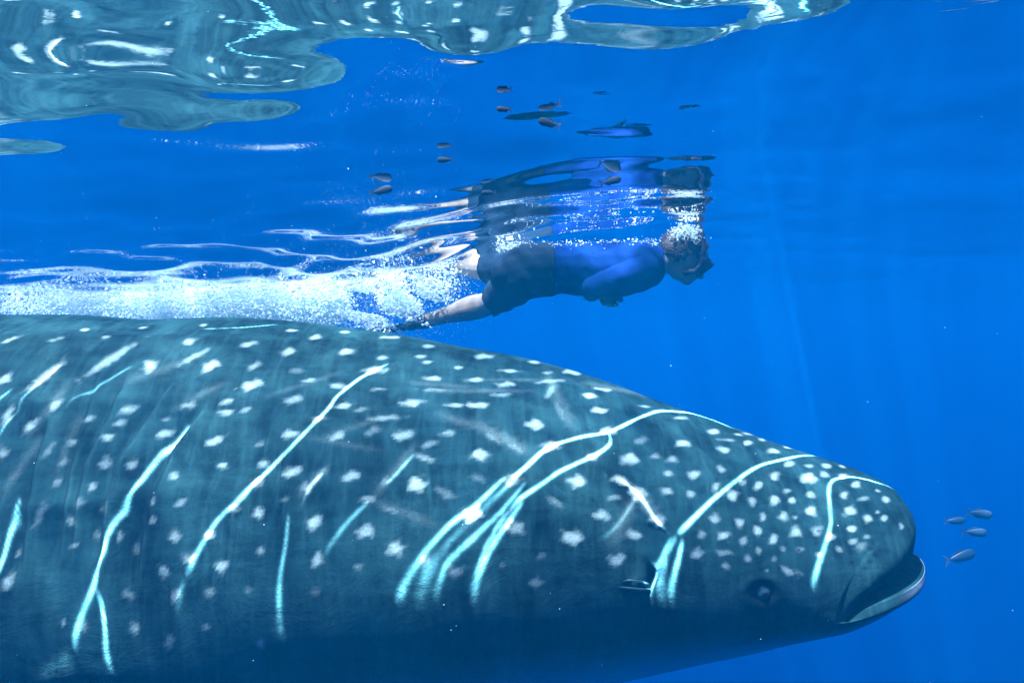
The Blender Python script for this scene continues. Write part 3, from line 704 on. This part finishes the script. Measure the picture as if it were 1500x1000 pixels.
# ------------------------------------------------------------------ the swimmer
M_skin = plain('skin', (.29, .26, .21), .5, .12, 40, spec=.3)
M_shirt = plain('rash_guard_cloth', (.002, .020, .13), .9, .3, 25, bump=.5, spec=.05)
M_shorts = plain('shorts_cloth', (.006, .022, .045), .85, .25, 30, bump=.3, spec=.15)
M_hair = plain('dark_hair', (.018, .014, .012), .55, .5, 120, bump=.6)
M_rubber = plain('black_rubber', (.010, .012, .018), .35, .3, 40, spec=.5)
M_lens = plain('mask_glass', (.02, .03, .04), .05, .1, 10, spec=.8)
M_snork = plain('snorkel_plastic', (.02, .025, .05), .25, .3, 30, spec=.6)
swim_root_loc = P(870, 398, 3.58)
swimmer = empty('person', swim_root_loc)
def SO(name, me, mat, parent=None):
    """world-space mesh -> child of the swimmer"""
    me.transform(Matrix.Translation(-swim_root_loc)); return obj_from(me, name, mat, parent or swimmer)

U = Union()
J = dict(crotch=P(748, 402, 3.66), pelvis=P(778, 396, 3.63), waist=P(828, 394, 3.60), belly=P(868, 396, 3.58), chest=P(912, 394, 3.56), shld=P(948, 388, 3.54), nbase=P(968, 382, 3.53), neck=P(984, 378, 3.52))
U.tube([J[k] for k in ('crotch', 'pelvis', 'waist', 'belly', 'chest', 'shld', 'nbase', 'neck')],
       [(.095, .14), (.128, .172), (.116, .155), (.128, .165), (.126, .178), (.104, .175), (.072, .082), (.060, .060)])
head_c = P(1003, 372, 3.51)
head_rot = Matrix.Rotation(math.radians(40), 3, 'Y')
U.ball(head_c, .120, .086, .102, head_rot)                     # skull
face_d = Vector((.62, 0, -.78)).normalized(); crown_d = Vector((.78, 0, .62)).normalized()
U.ball(head_c + face_d * .035 - crown_d * .025, .075, .066, .095, head_rot)     # face and jaw
U.ball(head_c + face_d * .128 - crown_d * .005, .018, .014, .02)     # nose
U.ball(head_c + face_d * .105 - crown_d * .070, .028, .03, .024)     # chin
U.ball(head_c + face_d * .118 - crown_d * .040, .012, .026, .012)    # lips
for s in (-1, 1): U.ball(head_c + Vector((-.008, s * .078, -.012)), .026, .010, .032, head_rot)   # ears
# legs
def leg(hip, knee, ankle, toe):
    m1 = hip.lerp(knee, .5); m2 = knee.lerp(ankle, .28)
    U.tube([hip, m1, knee, m2, knee.lerp(ankle, .65), ankle], [.100, .090, .064, .068, .050, .039])
    heel = ankle + (ankle - knee).normalized() * .015
    U.tube([ankle, heel.lerp(toe, .35), toe], [.036, (.030, .042), (.014, .040)])
near_leg = (P(772, 404, 3.56), P(716, 444, 3.86), P(630, 468, 4.12), P(596, 478, 4.30))
far_leg = (P(766, 392, 3.74), P(692, 390, 4.06), P(628, 366, 4.36), P(598, 360, 4.54))
leg(*near_leg); leg(*far_leg)
# arms with hands
def hand(wrist, fwd, palm_n, side):
    fwd = fwd.normalized(); lat = palm_n.cross(fwd).normalized() * side; pn = palm_n.normalized()
    U.tube([wrist, wrist + fwd * .045, wrist + fwd * .088], [(.020, .028), (.016, .040), (.013, .042)], lat=lat, n=4, k=14)
    root = wrist + fwd * .085
    for off, ln in ((-.031, .066), (-.010, .078), (.011, .073), (.031, .056)):
        b = root + lat * off
        p1 = b + fwd * ln * .45 + pn * .004; p2 = b + fwd * ln * .8 + pn * .014; p3 = b + fwd * ln + pn * .026
        U.tube([b - fwd * .01, p1, p2, p3], [.0095, .009, .0085, .0075], lat=lat, n=3, k=10)
    b = wrist + fwd * .03 - lat * .036
    U.tube([b, b + fwd * .03 - lat * .018 + pn * .008, b + fwd * .06 - lat * .022 + pn * .018], [.0125, .011, .009], lat=lat, n=3, k=10)
def arm(sh, el, wr, side):
    U.tube([sh, sh.lerp(el, .45), el], [.060, .050, .041]); U.tube([el, el.lerp(wr, .3), wr], [.041, .042, .027])
    hand(wr, (wr - el), Vector((0, 0, 1)), side)
EL_N, WR_N = P(868, 420, 3.38), P(866, 432, 3.57)
EL_F, WR_F = P(876, 414, 3.80), P(886, 433, 3.66)
arm(P(946, 392, 3.40), EL_N, WR_N, 1)
arm(P(948, 386, 3.69), EL_F, WR_F, -1)
body_me = U.remesh('body', .0065, 5)
bw = np.zeros(len(body_me.vertices) * 3, dtype=np.float32); body_me.vertices.foreach_get('co', bw); bw = bw.reshape(-1, 3).copy()

def garment(name, sel, off, mat):
    """shell over the chosen part of the body, a little proud of the skin"""
    me = body_me.copy(); bm = bmesh.new(); bm.from_mesh(me); bm.verts.ensure_lookup_table(); bm.normal_update()
    rm = [v for v in bm.verts if not sel[v.index]]
    nrm = [(v, v.normal.copy()) for v in bm.verts if sel[v.index]]
    for v, n_ in nrm:
        v.co += n_ * (off + .0018 * math.sin(v.co.x * 70 + v.co.z * 55) + .0015 * math.sin(v.co.x * 31 - v.co.y * 48))
    bmesh.ops.delete(bm, geom=rm, context='VERTS')
    bound = [e for e in bm.edges if e.is_boundary]
    r = bmesh.ops.extrude_edge_only(bm, edges=bound)
    bmesh.ops.recalc_face_normals(bm, faces=bm.faces)
    bm.normal_update()
    for v in [g for g in r['geom'] if isinstance(g, bmesh.types.BMVert)]: v.co -= v.normal * off * .9
    bm.to_mesh(me); bm.free(); me.name = name
    return SO(name, me, mat)
wx = bw[:, 0]; 
pxb = 750 + bw[:, 0] / bw[:, 1] * F_PX; pyb = 500 - bw[:, 2] / bw[:, 1] * F_PX
def seg_dist(p, a, b):
    a = np.array(a); b = np.array(b); ab = b - a; t = np.clip(((p - a) @ ab) / (ab @ ab), 0, 1)
    return np.linalg.norm(p - (a + t[:, None] * ab), axis=1), t
near_hip, near_knee = near_leg[0], near_leg[1]; far_hip, far_knee = far_leg[0], far_leg[1]
d1, t1 = seg_dist(bw, near_hip, near_knee); d2, t2 = seg_dist(bw, far_hip, far_knee)
dh1, th1 = seg_dist(bw, WR_N, WR_N + (WR_N - EL_N).normalized() * .18); dh2, th2 = seg_dist(bw, WR_F, WR_F + (WR_F - EL_F).normalized() * .18)
hand_near = (dh1 < .055) & (th1 > .02) & (pyb > 430); hand_far = (dh2 < .055) & (th2 > .02) & (pyb > 430)
shirt_sel = (pxb > 806) & (pxb < 972) & ~hand_near & ~hand_far
shorts_sel = (pxb <= 812) & (((t1 < .82) & (d1 < .125)) | ((t2 < .62) & (d2 < .125)) | (pxb > 721))
garment('rash_guard', shirt_sel, .008, M_shirt)
garment('shorts', shorts_sel, .011, M_shorts)
SO('body', body_me, M_skin)
# hair: cap over the skull
bm = bmesh.new(); bmesh.ops.create_uvsphere(bm, u_segments=48, v_segments=32, radius=1)
mt = Matrix.Translation(head_c - face_d * .006 + crown_d * .004) @ head_rot.to_4x4() @ Matrix.Diagonal((.128, .093, .110, 1))
bmesh.ops.transform(bm, matrix=mt, verts=bm.verts)
bmesh.ops.delete(bm, geom=[v for v in bm.verts if (v.co - head_c).dot(face_d) > .030 - .25 * (v.co - head_c).dot(crown_d) * -1 or (v.co - head_c).dot(crown_d) < -.085], context='VERTS')
for v in bm.verts: v.co += (v.co - head_c).normalized() * (.004 * math.sin(v.co.x * 230 + v.co.y * 170) + .004 * math.sin(v.co.z * 260 - v.co.y * 140))
me = bpy.data.meshes.new('hair'); bm.to_mesh(me); bm.free(); me.polygons.foreach_set('use_smooth', np.ones(len(me.polygons), dtype=bool))
SO('hair', me, M_hair)
# mask: skirt, lens and strap
mk = Union(); mc = head_c + face_d * .098 + crown_d * .022
latv = Vector((0, 1, 0))
pts = []
for q in range(24):
    an = 2 * math.pi * q / 24; e = 2.6
    cx_ = math.copysign(abs(math.cos(an)) ** (2 / e), math.cos(an)) * .082; cz_ = math.copysign(abs(math.sin(an)) ** (2 / e), math.sin(an)) * .050
    pts.append((cx_, cz_))
rings = []
for dep, sc_ in ((-.045, .90), (-.02, 1.0), (.018, 1.0), (.026, .95), (.026, .80), (.016, .78)):
    rings.append([tuple(mc + latv * (x * sc_) + crown_d * (z * sc_) + face_d * dep) for x, z in pts])
v, f = loft(np.array(rings), True, True)
mkme = bpy.data.meshes.new('mask'); mkme.from_pydata([tuple(q) for q in v], [], f); mkme.update()
mask = SO('mask', mkme, M_rubber)
v, f = loft(np.array([[tuple(mc + latv * (x * .77) + crown_d * (z * .77) + face_d * d_) for x, z in pts] for d_ in (.017, .020)]))
le = bpy.data.meshes.new('lens'); le.from_pydata([tuple(q) for q in v], [], f); le.update()
le.transform(Matrix.Translation(-swim_root_loc)); obj_from(le, 'lens', M_lens, mask)
ring_ = []
for q in range(33):
    an = math.radians(-28 + 236 * q / 32 + 0)
    c = head_c + crown_d * .022
    ring_.append(c + latv * (.093 * math.cos(math.radians(90) - (an - math.pi / 2)) if False else .094 * math.sin(an - math.radians(90))) - face_d * (.112 * math.cos(an - math.radians(90))))
v, f = tube_pts(ring_, [(.0035, .011)] * 33, lat=crown_d, k=8)
stme = bpy.data.meshes.new('strap'); stme.from_pydata([tuple(q) for q in v], [], f); stme.update()
stme.transform(Matrix.Translation(-swim_root_loc)); obj_from(stme, 'strap', M_rubber, mask)
# snorkel: from the mouth, round the side of the mask and up through the surface
sn_pts = [P(1008, 398, 3.45), P(1016, 398, 3.42), P(1026, 388, 3.41), P(1031, 368, 3.41), P(1029, 345, 3.42), P(1022, 325, 3.44), P(1010, 305, 3.47)]
pp, rr = smooth_path(sn_pts, [.010, .012, .012, .012, .012, .012, .012], 6)
v, f = tube_pts(pp, rr, k=12)
sme = bpy.data.meshes.new('snorkel'); sme.from_pydata([tuple(q) for q in v], [], f); sme.update()
snk = SO('snorkel', sme, M_snork)
v, f = tube_pts([sn_pts[0] - Vector((.012, 0, .004)), sn_pts[0], sn_pts[1]], [(.016, .020), (.018, .022), (.013, .013)], k=12)
mp_ = bpy.data.meshes.new('mouthpiece'); mp_.from_pydata([tuple(q) for q in v], [], f); mp_.update()
mp_.transform(Matrix.Translation(-swim_root_loc)); obj_from(mp_, 'mouthpiece', M_rubber, snk)
# swim fins
def swim_fin(ankle, toe, bend):
    d = (toe - ankle).normalized(); lat = Vector((0, 1, 0)); lat = (lat - d * lat.dot(d)).normalized()
    lat = (lat * .5 + Vector((0, 0, 1)) * .0 + lat * .5).normalized(); n_ = d.cross(lat).normalized()
    cu = [ankle + d * .02, ankle + d * .12, toe + d * .02]
    v, f = tube_pts(*smooth_path(cu, [(.046, .050), (.040, .054), (.024, .055)], 5), lat=lat, k=16)
    fm = bpy.data.meshes.new('swim_fin'); fm.from_pydata([tuple(q) for q in v], [], f); fm.update(); fm.polygons.foreach_set('use_smooth', np.ones(len(fm.polygons), dtype=bool))
    root = SO('swim_fin', fm, M_rubber)
    rows = []
    for q in range(13):
        t = q / 12; c = toe + d * (.40 * t - .03) + n_ * (bend * t * t); wdt = .055 + .050 * t ** .8; th_ = .009 * (1 - t) + .003
        row = []
        for s in range(9):
            u = -1 + 2 * s / 8
            tip = -.05 * (1 - u * u) * t ** 4
            row.append((c + lat * (u * wdt) + d * tip, n_ * (th_ * (1.9 if abs(u) > .9 else 1))))
        rows.append(row)
    vv = []; ff = []
    for sg in (1, -1):
        for row in rows:
            for p, nn in row: vv.append(tuple(p + nn * sg))
    nn_ = 13 * 9
    for i in range(12):
        for j in range(8):
            a0 = i * 9 + j; ff.append((a0, a0 + 1, a0 + 10, a0 + 9)); ff.append((nn_ + a0, nn_ + a0 + 9, nn_ + a0 + 10, nn_ + a0 + 1))
    edge = [j for j in range(9)] + [i * 9 + 8 for i in range(1, 13)] + [12 * 9 + j for j in range(7, -1, -1)] + [i * 9 for i in range(11, 0, -1)]
    for a0, b0 in zip(edge, edge[1:] + edge[:1]): ff.append((a0, nn_ + a0, nn_ + b0, b0))
    bl = bpy.data.meshes.new('blade'); bl.from_pydata(vv, [], ff); bl.update(); bl.transform(Matrix.Translation(-swim_root_loc))
    obj_from(bl, 'blade', M_rubber, root)
swim_fin(near_leg[2], near_leg[3], -.05); swim_fin(far_leg[2], far_leg[3], .05)
tag(swimmer, 'snorkeller in a blue rash guard and dark shorts kicking along just under the surface', 'person')

# ------------------------------------------------------------------ bubbles
ico = bmesh.new(); bmesh.ops.create_icosphere(ico, subdivisions=1, radius=1)
FINE_V = np.array([tuple(v.co) for v in ico.verts]); ico.faces.ensure_lookup_table(); FINE_F = np.array([[v.index for v in f.verts] for f in ico.faces]); ico.free()
OCT_V = np.array([(1, 0, 0), (-1, 0, 0), (0, 1, 0), (0, -1, 0), (0, 0, 1), (0, 0, -1)], float)
OCT_F = np.array([(0, 2, 4), (2, 1, 4), (1, 3, 4), (3, 0, 4), (2, 0, 5), (1, 2, 5), (3, 1, 5), (0, 3, 5)])
def bubbles(name, centers, radii, mat, label, squash=.8, fine=True):
    ICO_V, ICO_F = (FINE_V, FINE_F) if fine else (OCT_V, OCT_F)
    n = len(centers); k = len(ICO_V)
    v = ICO_V[None] * radii[:, None, None] * np.array([1.1, 1.0, squash])[None, None] + centers[:, None]
    f = ICO_F[None] + (np.arange(n) * k)[:, None, None]
    o = mesh_np(name, v.reshape(-1, 3), f.reshape(-1, 3), mat); tag(o, label, 'bubbles', kind='stuff'); return o
def bubble_mat():
    m, nt, out = mat_new('bubble_white')
    b = N(nt, 'BsdfPrincipled', Roughness=.25); b.inputs['Base Color'].default_value = (.84, .97, .98, 1)
    tl = N(nt, 'BsdfTranslucent'); tl.inputs['Color'].default_value = (.86, .98, .98, 1); mx = N(nt, 'MixShader'); mx.inputs[0].default_value = .5
    nt.links.new(b.outputs[0], mx.inputs[1]); nt.links.new(tl.outputs[0], mx.inputs[2]); nt.links.new(mx.outputs[0], out.inputs['Surface']); return m
M_bub = bubble_mat()
def surf_z(x, y): return base_height(np.asarray(x), np.asarray(y), np.full(np.shape(x), .01))
br = np.random.default_rng(5)
# wake trail: axis from the fins back along the swimmer's track
path_px = np.array([[640, 415, 4.05], [585, 425, 4.20], [520, 432, 4.35], [420, 436, 4.50], [300, 437, 4.65], [180, 438, 4.80], [80, 440, 4.95], [-60, 444, 5.15]])
dens = np.array([.10, .30, .65, 1.0, 1.2, 1.1, .55, .10])
NB = 100000
cum = np.concatenate([[0], np.cumsum((dens[1:] + dens[:-1]) / 2)]); u = br.uniform(0, cum[-1], NB)
tpar = np.interp(u, cum, np.arange(len(dens)))
cpx = np.stack([np.interp(tpar, np.arange(len(dens)), path_px[:, c]) for c in range(3)], 1)
cen_ = np.stack([(cpx[:, 0] - 750) / F_PX * cpx[:, 2], cpx[:, 2], (500 - cpx[:, 1]) / F_PX * cpx[:, 2]], 1)
cen_[:, 0] += br.normal(0, .05, NB); cen_[:, 1] += br.normal(0, .13, NB); cen_[:, 2] = cen_[:, 2] + br.normal(-.03, .095, NB)
clump = np.sin(cen_[:, 0] * 9 + 2 * np.sin(cen_[:, 2] * 13)) + np.sin(cen_[:, 2] * 31 + cen_[:, 0] * 17)
keep = (cen_[:, 2] < surf_z(cen_[:, 0], cen_[:, 1]) - .004) & ((tpar > 2.2) | (clump > .15))
cen_ = cen_[keep]; rad_ = np.clip(br.lognormal(math.log(.0033), .6, len(cen_)), .0012, .016)
bubbles('bubble_trail', cen_, rad_, M_bub, 'dense white trail of bubbles behind the kicking swimmer', fine=False)
NM = 26000
tm_ = br.uniform(0, len(dens) - 1, NM); cm_ = np.stack([np.interp(tm_, np.arange(len(dens)), path_px[:, c]) for c in range(3)], 1)
qm_ = np.stack([(cm_[:, 0] - 750) / F_PX * cm_[:, 2], cm_[:, 2], (500 - cm_[:, 1]) / F_PX * cm_[:, 2]], 1) + br.normal(0, 1, (NM, 3)) * np.array([.12, .30, .16])
qm_ = qm_[qm_[:, 2] < surf_z(qm_[:, 0], qm_[:, 1]) - .004]
bubbles('fine_bubbles', qm_, br.uniform(.0007, .0018, len(qm_)), M_bub, 'misty cloud of very fine bubbles around the white trail', fine=False)
# churned bubbles round the feet and over the back
def scatter(n, path, sig, rmed):
    p = np.array(path); t = br.uniform(0, len(p) - 1, n); c = np.stack([np.interp(t, np.arange(len(p)), p[:, k]) for k in range(3)], 1)
    q = np.stack([(c[:, 0] - 750) / F_PX * c[:, 2], c[:, 2], (500 - c[:, 1]) / F_PX * c[:, 2]], 1) + br.normal(0, 1, (n, 3)) * np.array(sig)
    q = q[q[:, 2] < surf_z(q[:, 0], q[:, 1]) - .003]
    return q, np.clip(br.lognormal(math.log(rmed), .45, len(q)), .0012, .012)
sets = [scatter(2600, [(600, 380, 4.25), (560, 400, 4.22), (580, 430, 4.2), (606, 455, 4.18)], (.045, .06, .035), .0038),
        scatter(1500, [(700, 385, 4.1), (640, 400, 4.1), (660, 430, 4.15)], (.08, .08, .05), .0026),
        scatter(1700, [(720, 356, 3.95), (670, 362, 4.05), (640, 372, 4.2)], (.05, .06, .018), .0030),
        scatter(1500, [(730, 360, 3.62), (800, 364, 3.60), (880, 362, 3.58), (960, 358, 3.55)], (.03, .06, .012), .0026),
        scatter(900, [(985, 345, 3.45), (1003, 338, 3.45), (1018, 350, 3.44)], (.018, .05, .018), .0028)]
bubbles('loose_bubbles', np.concatenate([s[0] for s in sets]), np.concatenate([s[1] for s in sets]), M_bub, 'loose silvery bubbles churned up around the swimmer\'s legs and back')
# drifting specks
pc = []
for _ in range(170):
    D = br.uniform(.7, 3.2); x = br.uniform(0, 1500); y = br.uniform(0, 1000)
    p = np.array(P(x, y, D))
    if p[2] < surf_z(p[0], p[1]) - .02: pc.append(p)
pc = np.array(pc)
bubbles('drifting_specks', pc, br.uniform(.0003, .0008, len(pc)), M_bub, 'tiny pale specks drifting in the open blue water')

# ------------------------------------------------------------------ fish
def fish_body_mesh():
    n, k = 15, 14; rings = []
    for i in range(n):
        t = i / (n - 1)
        h = .155 * (math.sin(math.pi * min(1, t ** .62 * .97 + .015)) ** .8) * (1 - .12 * t) + .012; w = h * .52
        x = .42 - .80 * t
        rings.append([(x, w * math.cos(2 * math.pi * j / k), h * math.sin(2 * math.pi * j / k) * (1.0 if math.sin(2 * math.pi * j / k) > 0 else 1.12)) for j in range(k)])
    return loft(np.array(rings))
fv, ff = fish_body_mesh()
fb_me = bpy.data.meshes.new('fish_body'); fb_me.from_pydata([tuple(q) for q in fv], [], ff); fb_me.update(); fb_me.polygons.foreach_set('use_smooth', np.ones(len(fb_me.polygons), dtype=bool))
def plate(name, outline, th_):
    n = len(outline); v = [(x, th_, z) for x, z in outline] + [(x, -th_, z) for x, z in outline]
    f = [tuple(range(n)), tuple(range(2 * n - 1, n - 1, -1))] + [(j, n + j, n + (j + 1) % n, (j + 1) % n) for j in range(n)]
    me = bpy.data.meshes.new(name); me.from_pydata(v, [], f); me.update(); return me
tail_me = plate('tail_fin', [(-.35, .03), (-.52, .17), (-.57, .19), (-.50, .06), (-.47, 0), (-.50, -.06), (-.57, -.19), (-.52, -.17), (-.35, -.03)], .008)
dors_me = plate('dorsal_fin', [(.12, .13), (.02, .20), (-.10, .19), (-.26, .12), (-.30, .06), (-.1, .10)], .007)
anal_me = plate('anal_fin', [(-.02, -.14), (-.12, -.20), (-.26, -.13), (-.28, -.07)], .007)
pec_me = plate('pectoral_fin', [(.14, -.04), (.00, -.10), (-.04, -.07), (.05, -.02)], .075)
M_fish = plain('fish_skin', (.03, .07, .11), .4, .5, 12, spec=.4)
M_fishd = plain('fish_skin_dark', (.004, .020, .055), .8, .5, 12, spec=.4)
M_fishl = plain('fish_skin_silver', (.010, .045, .10), .75, .4, 12, spec=.5)
for me_ in (fb_me, tail_me, dors_me, anal_me): me_.materials.append(M_fish)
def make_fish(px, py, D, length_px, tilt, flip, mat, label, group, yaw=0):
    if D < 3:                                                  # swims a centimetre below the surface: distance follows
        for D in np.arange(.9, 4.0, .005):
            p_ = P(px, py, D)
            if p_.z > float(surf_z(p_.x, p_.y)) - .022: break
        D = float(D)
    r = empty('small_fish', P(px, py, D)); L = length_px / F_PX * D
    r.scale = (L, L, L); r.rotation_euler = (0, math.radians(-tilt if not flip else tilt), math.radians(180 if flip else 0) + math.radians(yaw))
    for nme, me_ in (('body', fb_me), ('tail_fin', tail_me), ('dorsal_fin', dors_me), ('anal_fin', anal_me)):
        o = bpy.data.objects.new(nme, me_); col.objects.link(o); o.parent = r
        o.material_slots[0].link = 'OBJECT'; o.material_slots[0].material = mat
    tag(r, label, 'fish', group)
G1, G2 = 'fish schooling ahead of the shark', 'small fish under the surface'
make_fish(1437, 752, 4.6, 40, -8, False, M_fish, 'top fish of the school ahead of the whale shark, nose tipped slightly down', G1)
make_fish(1400, 762, 5.2, 32, 2, False, M_fish, 'pale fish trailing at the rear of the school ahead of the shark', G1)
make_fish(1430, 779, 4.7, 38, -3, False, M_fish, 'level fish in the middle of the school ahead of the shark', G1)
make_fish(1409, 814, 5.0, 48, 16, False, M_fish, 'lowest fish of the school in front of the shark\'s mouth, angled upward', G1)
make_fish(737, 160, 1.62, 24, -4, True, M_fishd, 'small dark fish just under the surface, highest above the swimmer', G2)
make_fish(803, 180, 1.66, 36, -16, True, M_fishd, 'slender dark fish tilted head up between the swimmer and the surface', G2)
make_fish(651, 234, 1.9, 26, 0, True, M_fishl, 'faint grey fish above the swimmer\'s kicking legs', G2)
make_fish(560, 279, 2.1, 36, 14, False, M_fishl, 'silvery fish tipped upward beside the white wake', G2)
make_fish(715, 282, 2.2, 22, 0, True, M_fishd, 'tiny dark fish close over the swimmer\'s shorts', G2)
make_fish(896, 265, 2.0, 34, 14, False, M_fishd, 'dark fish angled upward over the swimmer\'s back', G2)
